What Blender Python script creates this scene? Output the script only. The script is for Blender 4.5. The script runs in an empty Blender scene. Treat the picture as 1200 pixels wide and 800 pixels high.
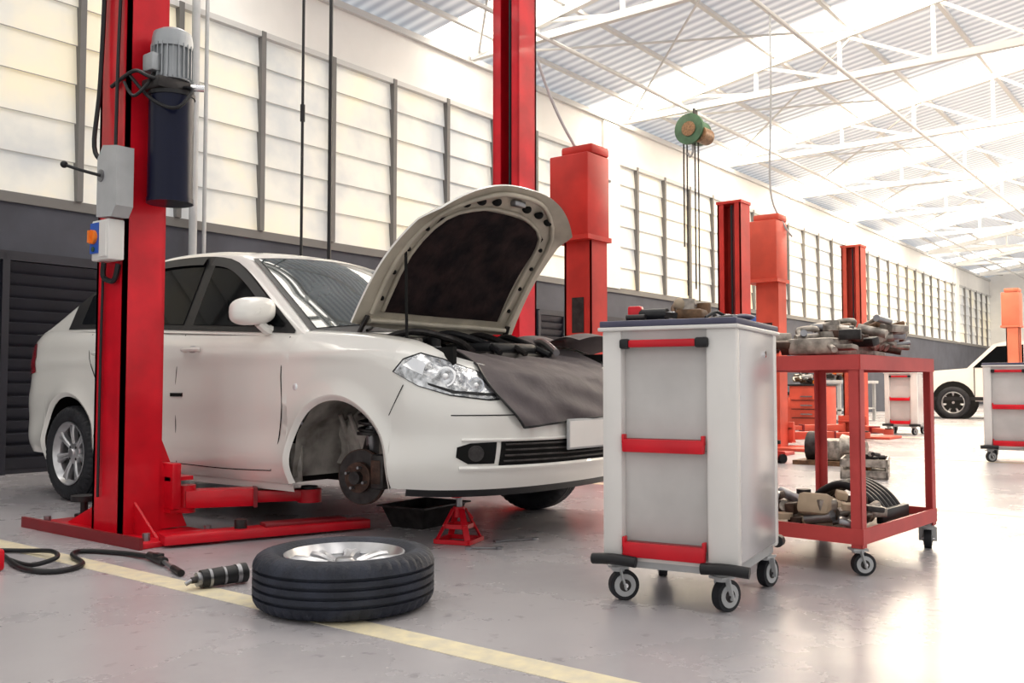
import bpy, bmesh, math, random
from mathutils import Vector, Matrix
random.seed(7)
sc = bpy.context.scene
R = math.radians

# ------------------------------------------------------------------ materials
def mat(name, col, rough=0.5, metal=0.0, var=0.0, vscale=8.0, bump=0.0, bscale=40.0, coat=0.0, col2=None, emis=0.0, ior=None, spec=None):
    m = bpy.data.materials.new(name); m.use_nodes = True
    nt = m.node_tree; b = nt.nodes["Principled BSDF"]
    c = (*col, 1)
    b.inputs["Roughness"].default_value = rough
    b.inputs["Metallic"].default_value = metal
    if ior: b.inputs["IOR"].default_value = ior
    if coat: 
        b.inputs["Coat Weight"].default_value = coat
        b.inputs["Coat Roughness"].default_value = 0.04
    if spec is not None: b.inputs["Specular IOR Level"].default_value = spec
    tc = nt.nodes.new("ShaderNodeTexCoord")
    if var or col2:
        n = nt.nodes.new("ShaderNodeTexNoise"); n.inputs["Scale"].default_value = vscale; n.inputs["Detail"].default_value = 5
        nt.links.new(tc.outputs["Object"], n.inputs["Vector"])
        r = nt.nodes.new("ShaderNodeValToRGB")
        r.color_ramp.elements[0].position = 0.35; r.color_ramp.elements[1].position = 0.65
        c2 = col2 if col2 else tuple(max(0, x*(1-var)) for x in col)
        r.color_ramp.elements[0].color = (*c2, 1); r.color_ramp.elements[1].color = c
        nt.links.new(n.outputs["Fac"], r.inputs["Fac"]); nt.links.new(r.outputs["Color"], b.inputs["Base Color"])
        if emis:
            nt.links.new(r.outputs["Color"], b.inputs["Emission Color"]); b.inputs["Emission Strength"].default_value = emis
    else:
        b.inputs["Base Color"].default_value = c
        if emis:
            b.inputs["Emission Color"].default_value = c; b.inputs["Emission Strength"].default_value = emis
    if bump:
        n2 = nt.nodes.new("ShaderNodeTexNoise"); n2.inputs["Scale"].default_value = bscale; n2.inputs["Detail"].default_value = 4
        nt.links.new(tc.outputs["Object"], n2.inputs["Vector"])
        bp = nt.nodes.new("ShaderNodeBump"); bp.inputs["Strength"].default_value = bump; bp.inputs["Distance"].default_value = 0.01
        nt.links.new(n2.outputs["Fac"], bp.inputs["Height"]); nt.links.new(bp.outputs["Normal"], b.inputs["Normal"])
    return m

M_white = mat("car_paint_white", (0.82,0.81,0.77), 0.28, coat=1.0, var=0.02, vscale=3)
M_glass = mat("tinted_glass", (0.005,0.006,0.007), 0.04, ior=1.16)
M_wshield = mat("windshield_glass", (0.07,0.085,0.09), 0.03, spec=0.9, col2=(0.02,0.03,0.032), vscale=1.8)
M_blk = mat("black_plastic", (0.012,0.012,0.014), 0.42, spec=0.35)
M_blkm = mat("black_matte", (0.008,0.008,0.008), 0.85, spec=0.2)
M_rub = mat("tyre_rubber", (0.020,0.021,0.026), 0.62, var=0.4, vscale=14, bump=0.15, bscale=90, spec=0.35)
M_rubblue = mat("tyre_rubber_dusty", (0.026,0.031,0.048), 0.6, var=0.5, vscale=10, bump=0.25, bscale=120, spec=0.35)
M_alloy = mat("alloy_silver", (0.62,0.62,0.64), 0.3, 0.8, var=0.25, vscale=12)
M_chrome = mat("chrome", (0.85,0.85,0.87), 0.1, 1.0)
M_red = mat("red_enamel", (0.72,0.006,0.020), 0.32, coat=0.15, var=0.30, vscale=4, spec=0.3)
M_red2 = mat("red_enamel_haze_slight", (0.62,0.040,0.03), 0.45, var=0.3, vscale=3, spec=0.3)  # lighter red, a little distance haze mixed into the colour
M_red3 = mat("red_enamel_haze_mid", (0.68,0.10,0.06), 0.5, var=0.25, vscale=3, spec=0.3)  # paler again: haze of the far bays put into the red
M_red4 = mat("red_enamel_haze_strong", (0.72,0.19,0.11), 0.5, var=0.2, vscale=3, spec=0.3)  # salmon red, strongest painted-in haze, for the farthest lift
M_redt = mat("red_trolley_paint", (0.58,0.075,0.072), 0.45, var=0.2, vscale=5, spec=0.3)
M_redd = mat("dark_red_enamel", (0.24,0.006,0.012), 0.4, var=0.2, vscale=5)
M_steel = mat("steel_grey", (0.35,0.35,0.37), 0.35, 0.8, var=0.3, vscale=15)
M_dsteel = mat("dark_steel", (0.06,0.055,0.055), 0.45, 0.7, var=0.5, vscale=20)
M_rust = mat("rusty_iron", (0.10,0.055,0.04), 0.6, 0.5, var=0.6, vscale=25, bump=0.4)
M_well = mat("wheel_well_metal", (0.50,0.47,0.43), 0.5, 0.2, col2=(0.15,0.135,0.12), vscale=7, bump=0.6, bscale=12)
M_beige = mat("primer_beige", (0.50,0.455,0.37), 0.42, var=0.28, vscale=6, coat=0.2)
M_insul = mat("hood_insulation", (0.030,0.018,0.018), 0.9, col2=(0.008,0.006,0.008), vscale=9, bump=0.8, bscale=22, spec=0.15)
M_mat = mat("fender_cover_cloth", (0.12,0.102,0.108), 0.7, var=0.3, vscale=5, bump=0.5, bscale=14, spec=0.3)
M_navy = mat("navy_enamel", (0.004,0.006,0.024), 0.28, ior=1.3)
M_motor = mat("motor_aluminium", (0.38,0.40,0.42), 0.4, 0.5, var=0.15)
M_lgrey = mat("light_grey_enamel", (0.46,0.47,0.48), 0.4, var=0.12)
M_cartw = mat("cart_white_enamel", (0.78,0.765,0.745), 0.35, var=0.06, vscale=4)
M_cartp = mat("cart_panel_grey", (0.62,0.605,0.595), 0.4, var=0.16, vscale=4)
M_carts = mat("cart_side_satin", (0.64,0.63,0.65), 0.26, 0.4, var=0.08, vscale=3)
M_slate = mat("slate_mat", (0.075,0.075,0.13), 0.5, var=0.2)
M_orange = mat("orange_knob", (0.9,0.22,0.02), 0.4)
M_blue = mat("blue_label", (0.02,0.10,0.5), 0.4)
M_lamp = mat("headlamp_reflector", (0.80,0.82,0.85), 0.16, 0.7, var=0.75, vscale=26, bump=0.5, bscale=30, coat=1.0)
M_lampg = mat("headlamp_bulb", (0.9,0.92,0.95), 0.05, 0.3, coat=1.0)
M_tail = mat("tail_lamp_red", (0.40,0.01,0.02), 0.15, coat=1)
M_line = mat("painted_line_cream", (0.82,0.73,0.50), 0.45, col2=(0.66,0.60,0.46), vscale=18)
M_truss = mat("truss_white", (0.55,0.55,0.54), 0.5)
M_wallw = mat("wall_white", (0.82,0.81,0.78), 0.7, var=0.06, vscale=2)
M_walls = mat("wall_slate", (0.062,0.068,0.092), 0.65, col2=(0.045,0.048,0.065), vscale=2.5)
M_dkdoor = mat("shutter_charcoal", (0.016,0.017,0.028), 0.45, var=0.3, vscale=3)
M_mull = mat("mullion_grey", (0.16,0.155,0.15), 0.6)
M_green = mat("hoist_green", (0.03,0.09,0.045), 0.5, var=0.4)
M_brown = mat("greasy_brown", (0.22,0.12,0.06), 0.5, 0.3, var=0.6, vscale=30)
M_ltan = mat("worn_cloth_tan", (0.48,0.38,0.27), 0.8, var=0.3)
M_castm = mat("cast_aluminium", (0.46,0.41,0.36), 0.42, 0.6, var=0.6, vscale=22, bump=0.3)

def floor_mat():
    m = bpy.data.materials.new("floor_polished_concrete"); m.use_nodes=True
    nt=m.node_tree; b=nt.nodes["Principled BSDF"]
    tc=nt.nodes.new("ShaderNodeTexCoord")
    n=nt.nodes.new("ShaderNodeTexNoise"); n.inputs["Scale"].default_value=0.9; n.inputs["Detail"].default_value=8; n.inputs["Roughness"].default_value=0.65
    nt.links.new(tc.outputs["Object"],n.inputs["Vector"])
    r=nt.nodes.new("ShaderNodeValToRGB"); e=r.color_ramp.elements
    e[0].position=0.3; e[0].color=(0.355,0.34,0.36,1); e[1].position=0.7; e[1].color=(0.46,0.44,0.455,1)
    nt.links.new(n.outputs["Fac"],r.inputs["Fac"])
    v=nt.nodes.new("ShaderNodeTexNoise"); v.inputs["Scale"].default_value=11; v.inputs["Detail"].default_value=6
    nt.links.new(tc.outputs["Object"],v.inputs["Vector"])
    r2=nt.nodes.new("ShaderNodeValToRGB"); e=r2.color_ramp.elements
    e[0].position=0.27; e[0].color=(0.6,0.58,0.60,1); e[1].position=0.36; e[1].color=(1,1,1,1)
    nt.links.new(v.outputs["Fac"],r2.inputs["Fac"])
    mx=nt.nodes.new("ShaderNodeMix"); mx.data_type='RGBA'; mx.blend_type='MULTIPLY'; mx.inputs[0].default_value=1
    nt.links.new(r.outputs["Color"],mx.inputs[6]); nt.links.new(r2.outputs["Color"],mx.inputs[7])
    nt.links.new(mx.outputs[2],b.inputs["Base Color"])
    mr=nt.nodes.new("ShaderNodeMapRange"); mr.inputs[3].default_value=0.14; mr.inputs[4].default_value=0.40
    nt.links.new(n.outputs["Fac"],mr.inputs[0]); nt.links.new(mr.outputs[0],b.inputs["Roughness"])
    return m
M_floor=floor_mat()

def slat_mat():
    m = bpy.data.materials.new("frosted_louvre_glass"); m.use_nodes=True
    nt=m.node_tree; b=nt.nodes["Principled BSDF"]; tc=nt.nodes.new("ShaderNodeTexCoord")
    n=nt.nodes.new("ShaderNodeTexNoise"); n.inputs["Scale"].default_value=0.8; n.inputs["Detail"].default_value=6
    nt.links.new(tc.outputs["Object"],n.inputs["Vector"])
    r=nt.nodes.new("ShaderNodeValToRGB"); e=r.color_ramp.elements
    e[0].position=0.36; e[0].color=(0.42,0.435,0.44,1); e[1].position=0.64; e[1].color=(0.72,0.65,0.49,1)
    x=r.color_ramp.elements.new(0.5); x.color=(0.60,0.585,0.53,1)
    nt.links.new(n.outputs["Fac"],r.inputs["Fac"])
    nt.links.new(r.outputs["Color"],b.inputs["Base Color"]); nt.links.new(r.outputs["Color"],b.inputs["Emission Color"])
    b.inputs["Emission Strength"].default_value=0.44; b.inputs["Roughness"].default_value=0.35
    return m
M_slat=slat_mat()
M_slatd=mat("louvre_edge",(0.36,0.34,0.31),0.6,emis=0.12)

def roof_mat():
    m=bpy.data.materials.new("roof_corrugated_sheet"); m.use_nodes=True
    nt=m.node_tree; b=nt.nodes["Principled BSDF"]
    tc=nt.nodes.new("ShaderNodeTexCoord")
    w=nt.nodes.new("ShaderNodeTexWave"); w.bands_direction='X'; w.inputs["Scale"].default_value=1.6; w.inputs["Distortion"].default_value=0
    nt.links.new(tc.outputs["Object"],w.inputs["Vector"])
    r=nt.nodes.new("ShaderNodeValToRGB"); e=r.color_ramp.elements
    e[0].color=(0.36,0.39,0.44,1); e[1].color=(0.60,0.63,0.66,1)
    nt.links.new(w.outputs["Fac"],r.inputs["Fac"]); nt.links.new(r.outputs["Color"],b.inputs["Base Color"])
    nt.links.new(r.outputs["Color"],b.inputs["Emission Color"]); b.inputs["Emission Strength"].default_value=0.42  # weak glow added to opaque sheets, stands in for bounced daylight
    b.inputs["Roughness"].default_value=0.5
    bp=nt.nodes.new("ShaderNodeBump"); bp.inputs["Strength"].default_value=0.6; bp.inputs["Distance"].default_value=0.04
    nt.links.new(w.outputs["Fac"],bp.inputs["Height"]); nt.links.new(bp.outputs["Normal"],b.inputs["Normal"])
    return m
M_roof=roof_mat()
M_sky=mat("skylight_fibreglass",(1.0,0.95,0.86),0.5,emis=1.7)

# ------------------------------------------------------------------ mesh builder
def catmull(pts, sub=6):
    pts=[Vector(p) for p in pts]; out=[]
    n=len(pts)
    if n<3: return pts
    for i in range(n-1):
        p0=pts[max(i-1,0)];p1=pts[i];p2=pts[i+1];p3=pts[min(i+2,n-1)]
        for k in range(sub):
            t=k/sub
            out.append(0.5*((2*p1)+(p2-p0)*t+(2*p0-5*p1+4*p2-p3)*t*t+(3*p1-p0-3*p2+p3)*t**3))
    out.append(pts[-1]); return out

class MB:
    def __init__(s, M=None):
        s.v=[];s.f=[];s.mi=[];s.mats=[];s.M=M or Matrix()
    def midx(s,m):
        if m not in s.mats: s.mats.append(m)
        return s.mats.index(m)
    def add(s,vs,fs,m,M=None):
        T=s.M@M if M is not None else s.M
        o=len(s.v); k=s.midx(m)
        s.v+=[tuple(T@Vector(v)) for v in vs]
        for f in fs: s.f.append(tuple(i+o for i in f)); s.mi.append(k)
    def box(s,c,size,m,rz=0,rot=None,bev=0):
        T=Matrix.Translation(c)@(rot.to_4x4() if rot else Matrix.Rotation(rz,4,'Z'))
        x,y,z=[a/2 for a in size]
        if bev:
            bm=bmesh.new(); bmesh.ops.create_cube(bm,size=1)
            for v in bm.verts: v.co=Vector((v.co.x*size[0],v.co.y*size[1],v.co.z*size[2]))
            bmesh.ops.bevel(bm,geom=bm.edges[:],offset=bev,segments=2,affect='EDGES',profile=0.5)
            bm.verts.index_update()
            s.add([v.co[:] for v in bm.verts],[[v.index for v in f.verts] for f in bm.faces],m,T); bm.free(); return
        vs=[(-x,-y,-z),(x,-y,-z),(x,y,-z),(-x,y,-z),(-x,-y,z),(x,-y,z),(x,y,z),(-x,y,z)]
        s.add(vs,[(0,3,2,1),(4,5,6,7),(0,1,5,4),(1,2,6,5),(2,3,7,6),(3,0,4,7)],m,T)
    def b2(s,x0,x1,y0,y1,z0,z1,m,bev=0):
        s.box(((x0+x1)/2,(y0+y1)/2,(z0+z1)/2),(abs(x1-x0),abs(y1-y0),abs(z1-z0)),m,bev=bev)
    def beam(s,p0,p1,w,h,m,bev=0):
        p0=Vector(p0);p1=Vector(p1);d=p1-p0;L=d.length
        x=d.normalized(); up=Vector((0,0,1))
        if abs(x.z)>0.99: up=Vector((0,1,0))
        y=up.cross(x).normalized(); z=x.cross(y)
        s.box((p0+p1)/2,(L,w,h),m,rot=Matrix((x,y,z)).transposed(),bev=bev)
    def cyl(s,p0,p1,r,m,r1=None,n=20):
        p0=Vector(p0);p1=Vector(p1);r1=r if r1 is None else r1
        s.tube([p0,p1],r,m,n=n,r_end=r1,smooth=False)
    def tube(s,pts,r,m,n=8,r_end=None,smooth=True,sub=6):
        P=catmull(pts,sub) if smooth else [Vector(p) for p in pts]
        N=len(P); vs=[];fs=[]
        t=(P[1]-P[0]).normalized(); a=Vector((0,0,1)) if abs(t.z)<0.9 else Vector((1,0,0))
        u=t.cross(a).normalized()
        for i in range(N):
            t=(P[min(i+1,N-1)]-P[max(i-1,0)]).normalized()
            u=(u-t*u.dot(t)).normalized(); w=t.cross(u)
            rr=r+((r_end-r)*i/(N-1) if r_end is not None else 0)
            for k in range(n):
                an=2*math.pi*k/n; vs.append(P[i]+u*math.cos(an)*rr+w*math.sin(an)*rr)
        for i in range(N-1):
            for k in range(n): fs.append((i*n+k,i*n+(k+1)%n,(i+1)*n+(k+1)%n,(i+1)*n+k))
        fs.append(tuple(range(n-1,-1,-1))); fs.append(tuple((N-1)*n+k for k in range(n)))
        s.add(vs,fs,m)
    def lathe(s,prof,m,M=None,n=48,mod=None):
        vs=[];fs=[];K=len(prof)
        for i in range(n):
            a=2*math.pi*i/n
            for j,(r,z) in enumerate(prof):
                rr=r*(mod(i,j) if mod else 1); vs.append((rr*math.cos(a),rr*math.sin(a),z))
        for i in range(n):
            i2=(i+1)%n
            for j in range(K-1): fs.append((i*K+j,i2*K+j,i2*K+j+1,i*K+j+1))
        s.add(vs,fs,m,M)
    def prism(s,poly,t0,t1,m,M=None):
        n=len(poly); vs=[(x,y,t0) for x,y in poly]+[(x,y,t1) for x,y in poly]
        fs=[tuple(range(n-1,-1,-1)),tuple(range(n,2*n))]+[(i,(i+1)%n,n+(i+1)%n,n+i) for i in range(n)]
        s.add(vs,fs,m,M)
    def grid(s,fn,nu,nv,m,M=None):
        vs=[fn(i/nu,j/nv) for i in range(nu+1) for j in range(nv+1)]
        fs=[(i*(nv+1)+j,(i+1)*(nv+1)+j,(i+1)*(nv+1)+j+1,i*(nv+1)+j+1) for i in range(nu) for j in range(nv)]
        s.add(vs,fs,m,M)
    def ball(s,c,r,m,sx=1,sy=1,sz=1,n=14):
        def fn(a,b):
            th=a*2*math.pi; ph=b*math.pi
            return (c[0]+r*sx*math.sin(ph)*math.cos(th),c[1]+r*sy*math.sin(ph)*math.sin(th),c[2]+r*sz*math.cos(ph))
        s.grid(fn,n,n//2+2,m)
    def patch(s,poly,mapf,m,sub=3):
        bm=bmesh.new(); vs=[bm.verts.new((a,b,0)) for a,b in poly]
        es=[bm.edges.new((vs[i],vs[(i+1)%len(vs)])) for i in range(len(vs))]
        bmesh.ops.triangle_fill(bm,edges=es,use_beauty=True)
        for k in range(sub): bmesh.ops.subdivide_edges(bm,edges=bm.edges[:],cuts=1,use_grid_fill=True)
        bm.verts.index_update()
        s.add([mapf(v.co.x,v.co.y) for v in bm.verts],[[v.index for v in f.verts] for f in bm.faces],m); bm.free()
    def build(s,name,sharp=38,parent=None,recalc=True):
        me=bpy.data.meshes.new(name); me.from_pydata(s.v,[],s.f)
        for m in s.mats: me.materials.append(m)
        me.polygons.foreach_set("material_index",s.mi)
        me.polygons.foreach_set("use_smooth",[True]*len(s.f))
        me.update()
        bm=bmesh.new(); bm.from_mesh(me)
        if recalc: bmesh.ops.recalc_face_normals(bm,faces=bm.faces[:])
        bm.to_mesh(me); bm.free()
        me.set_sharp_from_angle(angle=R(sharp))
        ob=bpy.data.objects.new(name,me); sc.collection.objects.link(ob)
        if parent: ob.parent=parent
        return ob

def empty(name,loc=(0,0,0)):
    e=bpy.data.objects.new(name,None); sc.collection.objects.link(e); return e

# ------------------------------------------------------------------ wheel
def wheel(B,M,Rr=0.31,w=0.19,rub=M_rub,spokes=7):
    h=w/2; rim=Rr*0.66
    def g(z): return [(Rr-0.0,z-0.0055),(Rr-0.013,z-0.004),(Rr-0.013,z+0.004),(Rr-0.0,z+0.0055)]
    prof=[(rim*0.97,-h*0.72),(rim+0.012,-h*0.80),(rim+0.03,-h*0.96),(Rr-0.055,-h*1.0),(Rr-0.028,-h*0.93),(Rr-0.012,-h*0.82),(Rr-0.003,-h*0.66)]
    prof+=g(-0.45*h)+g(-0.15*h)+g(0.15*h)+g(0.45*h)
    prof+=[(Rr-0.003,h*0.66),(Rr-0.012,h*0.82),(Rr-0.028,h*0.93),(Rr-0.055,h*1.0),(rim+0.03,h*0.96),(rim+0.012,h*0.80),(rim*0.97,h*0.72)]
    K=len(prof)
    def mod(i,j):
        if (j in (4,5,6,K-5,K-6,K-7)) and i%3==0: return 0.972
        return 1
    B.lathe(prof,rub,M,n=150,mod=mod)
    B.lathe([(rim*0.95,-h*0.8),(rim*1.0,-h*0.8),(rim*1.0,-h*0.7),(rim*0.93,-h*0.55),(rim*0.88,0),(rim*0.90,h*0.45),(rim*0.95,h*0.62),(rim*1.0,h*0.72),(rim*1.015,h*0.84),(rim*0.985,h*0.86),(rim*0.95,h*0.74),(rim*0.90,h*0.60),(rim*0.86,h*0.48)],M_alloy,M,n=64)
    B.lathe([(0.001,-h*0.5),(rim*0.9,-h*0.5)],M_dsteel,M,n=32)
    B.lathe([(0.001,h*0.66),(0.028,h*0.66),(0.032,h*0.60),(0.034,h*0.52),(0.07,h*0.46),(0.078,h*0.30),(0.078,-h*0.1)],M_alloy,M,n=40)
    for k in range(spokes):
        a=2*math.pi*k/spokes
        T=M@Matrix.Rotation(a,4,'Z')
        def fn(p,q):
            r=0.06+(rim*0.93-0.06)*p
            hw=0.016+0.012*p+0.012*max(0,p-0.7)/0.3
            prof2=[(-1,-0.25),(-0.9,0.02),(-0.5,0.10),(0,0.06),(0.5,0.10),(0.9,0.02),(1,-0.25)]
            qq=q*6; i=min(int(qq),5); t=qq-i
            yy=prof2[i][0]*(1-t)+prof2[i+1][0]*t; zz=prof2[i][1]*(1-t)+prof2[i+1][1]*t
            return (r,yy*hw,h*(0.40+0.16*math.sin(p*math.pi*0.6)+zz))
        B.grid(fn,8,6,M_alloy,T)
    for k in range(4):
        a=2*math.pi*(k+.5)/4
        B.lathe([(0.001,h*0.47),(0.009,h*0.47),(0.009,h*0.3)],M_dsteel,M@Matrix.Translation((0.052*math.cos(a),0.052*math.sin(a),0.004)),n=10)

def caster(B,x,y,r,ztop,ang=0.6):
    c,s_=math.cos(ang),math.sin(ang)
    cx,cy=x+c*0.02,y+s_*0.02
    ax=Vector((-s_,c,0))
    P=Vector((cx,cy,r))
    B.cyl(P-ax*0.016,P+ax*0.016,r,M_rub,n=28)
    B.cyl(P-ax*0.019,P+ax*0.019,r*0.74,M_lgrey,n=24)
    B.cyl(P-ax*0.021,P+ax*0.021,r*0.40,M_dsteel,n=20)
    B.cyl(P-ax*0.03,P+ax*0.03,r*0.16,M_chrome,n=10)
    for sg in (-1,1):
        Q=P+ax*0.024*sg
        B.beam(Q-Vector((0,0,r*0.25)),Vector((x,y,ztop-0.015))+ax*0.024*sg,0.03,0.005,M_lgrey)
    B.box((x,y,ztop-0.012),(0.06,0.06,0.008),M_lgrey,rz=ang)
    B.cyl((x,y,ztop-0.025),(x,y,ztop),0.024,M_lgrey,n=14)

# ------------------------------------------------------------------ room
WY=8.3
B=MB(); B.b2(-8,44,-14,WY+.2,-0.2,0,M_floor); B.build("floor")
B=MB()
for X in (2.03,6.1,10.2,14.3,18.4):
    B.b2(X-0.055,X+0.055,-6,7.2,0.0,0.0015,M_line)
B.build("floor_marking_line")
B=MB()
B.b2(-8,44,WY,WY+.2,0,2.4,M_walls)
B.b2(-8,44,WY,WY+.25,4.6,5.3,M_wallw)
B.b2(-8,44,WY+.18,WY+.25,2.4,4.6,M_wallw)
B.build("wall_left")
B=MB()
B.b2(-8,44,WY-0.03,WY-.002,2.33,2.42,M_mull); B.b2(-8,44,WY-0.06,WY-.002,5.22,5.30,M_truss)
for X in (-3,13.35,25.9,38): B.b2(X-.25,X+.25,WY-0.05,WY-.002,2.4,5.2,M_wallw)
B.build("trim_1")
B=MB()
B.b2(44,44.3,-14,WY+.2,0,7.4,M_wallw)
B.build("wall_back")
wins=[(-2.75,13.1),(13.6,25.65),(26.15,37.75),(38.25,44)]
for k,(a,b) in enumerate(wins):
    B=MB()
    n=6
    mull=[]
    X=-2.8
    while X<b:
        if X>a+.05: mull.append(X)
        X+=1.0
    for X in mull: B.b2(X-0.028,X+0.028,WY-0.06,WY+0.08,2.42,4.6,M_mull)
    B.b2(a,b,WY-0.05,WY+.05,4.54,4.60,M_truss)
    H=2.16/n
    edges=[a]+mull+[b]
    for i in range(n):
        z0=2.42+i*H
        for e0,e1 in zip(edges[:-1],edges[1:]):
            if e1-e0<0.1: continue
            xm=(e0+e1)/2; L=e1-e0-0.05
            B.box((xm,WY+0.01,z0+H/2+.005),(L,0.010,H+0.015),M_slat,rot=Matrix.Rotation(R(-5),3,'X'))
            B.box((xm,WY-0.006,z0+H-0.004),(L,0.010,0.007),M_slatd)
    B.b2(a,b,WY+0.12,WY+0.13,2.42,4.6,M_slat)
    B.build("window_%d"%(k+1))
for k,(a,b) in enumerate([(0.5,5.6),(11.2,14.5),(17,20.5)]):
    B=MB()
    B.b2(a,b,WY-0.03,WY-0.005,0.0,1.85,M_dkdoor)
    z=0.04
    while z<1.8:
        B.box(((a+b)/2,WY-0.055,z+0.05),(b-a,0.012,0.10),M_dkdoor,rot=Matrix.Rotation(R(25),3,'X')); z+=0.105
    X=a
    while X<=b+0.01:
        B.b2(X-0.03,X+0.03,WY-0.10,WY-0.02,0,1.88,M_dkdoor); X+=(b-a)/5
    B.b2(a,b,WY-0.10,WY-0.005,1.82,1.9,M_dkdoor)
    B.build("door_%d"%(k+1))
B=MB(); 
B.cyl((5.28,8.12,0),(5.28,8.12,5.2),0.04,M_lgrey); B.cyl((5.42,8.14,0),(5.42,8.14,5.2),0.02,M_lgrey)
B.build("wall_conduit")
SL=0.16
def rz(Y): return 5.42+SL*(WY-Y) if Y>-3 else 5.42+SL*(WY+3)-SL*(-3-Y)
Bc=MB(); Bs=MB()
X=-6.0
def roofstrip(B,x0,x1,m):
    for ya,yb in ((WY+.2,-3),(-3,-14)):
        B.add([(x0,ya,rz(ya)),(x1,ya,rz(ya)),(x1,yb,rz(yb)),(x0,yb,rz(yb)),(x0,ya,rz(ya)+.05),(x1,ya,rz(ya)+.05),(x1,yb,rz(yb)+.05),(x0,yb,rz(yb)+.05)],
              [(0,1,2,3),(4,7,6,5),(0,4,5,1),(1,5,6,2),(2,6,7,3),(3,7,4,0)],m)
while X<44:
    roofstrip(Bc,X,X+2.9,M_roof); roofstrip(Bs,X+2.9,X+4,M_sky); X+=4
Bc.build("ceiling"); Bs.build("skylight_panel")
B=MB()
for X in [2,6,10,14,18,22,26,30,34,38,42]:
    X=X-.35
    B.beam((X,WY-.1,rz(WY)-.12),(X,-3,rz(-3)-.12),0.09,0.12,M_truss)
    B.beam((X,-3,rz(-3)-.12),(X,-13.5,rz(-13.5)-.12),0.09,0.12,M_truss)
    B.beam((X,WY-.1,5.28),(X,-13.5,5.28),0.08,0.10,M_truss)
    Y=WY-1.2; prev=(WY-.2)
    while Y>-13:
        B.beam((X,Y,5.28),(X,Y,rz(Y)-.1),0.05,0.05,M_truss)
        B.beam((X,prev,rz(prev)-.1),(X,Y,5.28),0.045,0.045,M_truss)
        prev=Y; Y-=1.3
B.build("roof_truss")
B=MB()
Y=WY-0.5
while Y>-13.5:
    B.b2(-6,44,Y-0.03,Y+0.03,rz(Y)-0.08,rz(Y)-0.03,M_truss); Y-=1.15
for Y in (6.9,4.3,1.7):
    B.cyl((-6,Y,5.22),(44,Y,5.22),0.03,M_truss,n=8)
B.build("roof_purlin")
B=MB()
for X0 in (5.65,9.65,13.65,17.65,21.65,25.65):
    B.tube([(X0,WY-.2,5.3),(X0+4,4.2,5.95)],0.018,M_truss,n=6,smooth=False)
    B.tube([(X0+4,WY-.2,5.3),(X0,4.2,5.95)],0.018,M_truss,n=6,smooth=False)
B.build("roof_bracing_rod")

# ------------------------------------------------------------------ CAR
car=empty("sedan_car")
LIFT=0.045; CX=3.87; AY=3.44
def P(u,s,z): return (CX-s, AY-u, z+LIFT)
def spl(pts):
    xs=[p[0] for p in pts]; ys=[p[1] for p in pts]; n=len(xs)
    if xs[0]>xs[-1]: xs=xs[::-1]; ys=ys[::-1]
    m=[0]*n
    for i in range(n):
        a=max(i-1,0); b=min(i+1,n-1); m[i]=(ys[b]-ys[a])/(xs[b]-xs[a])
    def f(x):
        if x<=xs[0]: return ys[0]
        if x>=xs[-1]: return ys[-1]
        i=0
        while x>xs[i+1]: i+=1
        h=xs[i+1]-xs[i]; t=(x-xs[i])/h
        return (2*t**3-3*t*t+1)*ys[i]+(t**3-2*t*t+t)*h*m[i]+(-2*t**3+3*t*t)*ys[i+1]+(t**3-t*t)*h*m[i+1]
    return f
zt=spl([(-3.7,1.06),(-3.3,1.10),(-2.7,1.095),(-1.9,1.065),(-1.3,1.035),(-.5,.995),(-.2,.975),(.1,.95),(.37,.91),(.6,.862),(.8,.785),(.95,.72)])
RA=0.362; AZ=0.30
def zb(u):
    if abs(u)<=RA: return AZ+math.sqrt(max(0,RA*RA-u*u))
    if abs(u+2.6)<=RA: return AZ+math.sqrt(max(0,RA*RA-(u+2.6)**2))
    if u>RA: return 0.235
    if u<-2.9: return 0.25
    return 0.205
wpl=spl([(-3.7,.79),(-3.1,.815),(-2.6,.84),(-1.4,.85),(0,.846),(.37,.835),(.9,.80)])
def W(u,z):
    w=wpl(u); q=zt(u)-z
    ins=0.07*max(0,1-q/0.13)**2
    ins+=0.035*max(0,(z-0.62)/0.4)**1.3
    if z<0.36: ins+=0.05*((0.36-z)/0.16)**2
    ins+=0.012*math.exp(-((z-0.48)/0.09)**2)
    ins-=0.008*math.exp(-((z-0.86)/0.03)**2)
    for ua in (0,-2.6):
        dd=math.hypot(u-ua,z-AZ)
        if dd<0.50: ins-=0.020*max(0,1-(dd-RA)/0.10)**2 if dd>=RA-0.01 else 0.020
    return w-ins
Ff=spl([(.2,.80),(.28,.86),(.38,.895),(.5,.90),(.58,.885),(.66,.84),(.74,.78),(.82,.71),(.95,.6)])
Rf=spl([(.2,-3.46),(.35,-3.57),(.5,-3.60),(.62,-3.58),(.72,-3.55),(.95,-3.56),(1.1,-3.50)])
UF=.37; UR=-3.02
def front(th,z,off=0):
    n=2.5
    sg=1 if th>=0 else -1; a=abs(th)
    c=Ff(z)-UF
    ca=max(math.cos(a),0)**(2/n); sa=math.sin(a)**(2/n)
    u=UF+c*ca; s_=W(UF+0.5*ca,z)*sa
    nx=math.cos(a); ny=math.sin(a)
    return (u+off*nx,(s_+off*ny)*sg)
def fr(th,z,off=0):
    u,s_=front(th,z,off); return P(u,s_,z)
def rear(th,z,off=0):
    n=3.0; sg=1 if th>=0 else -1; a=abs(th)
    c=UR-Rf(z)
    ca=max(math.cos(a),0)**(2/n); sa=math.sin(a)**(2/n)
    return (UR-c*ca-off*math.cos(a),(W(UR-0.5*ca,z)*sa+off*math.sin(a))*sg)
cols=[]
NF=26
for i in range(NF): cols.append(('f',math.pi/2*i/NF))
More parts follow.
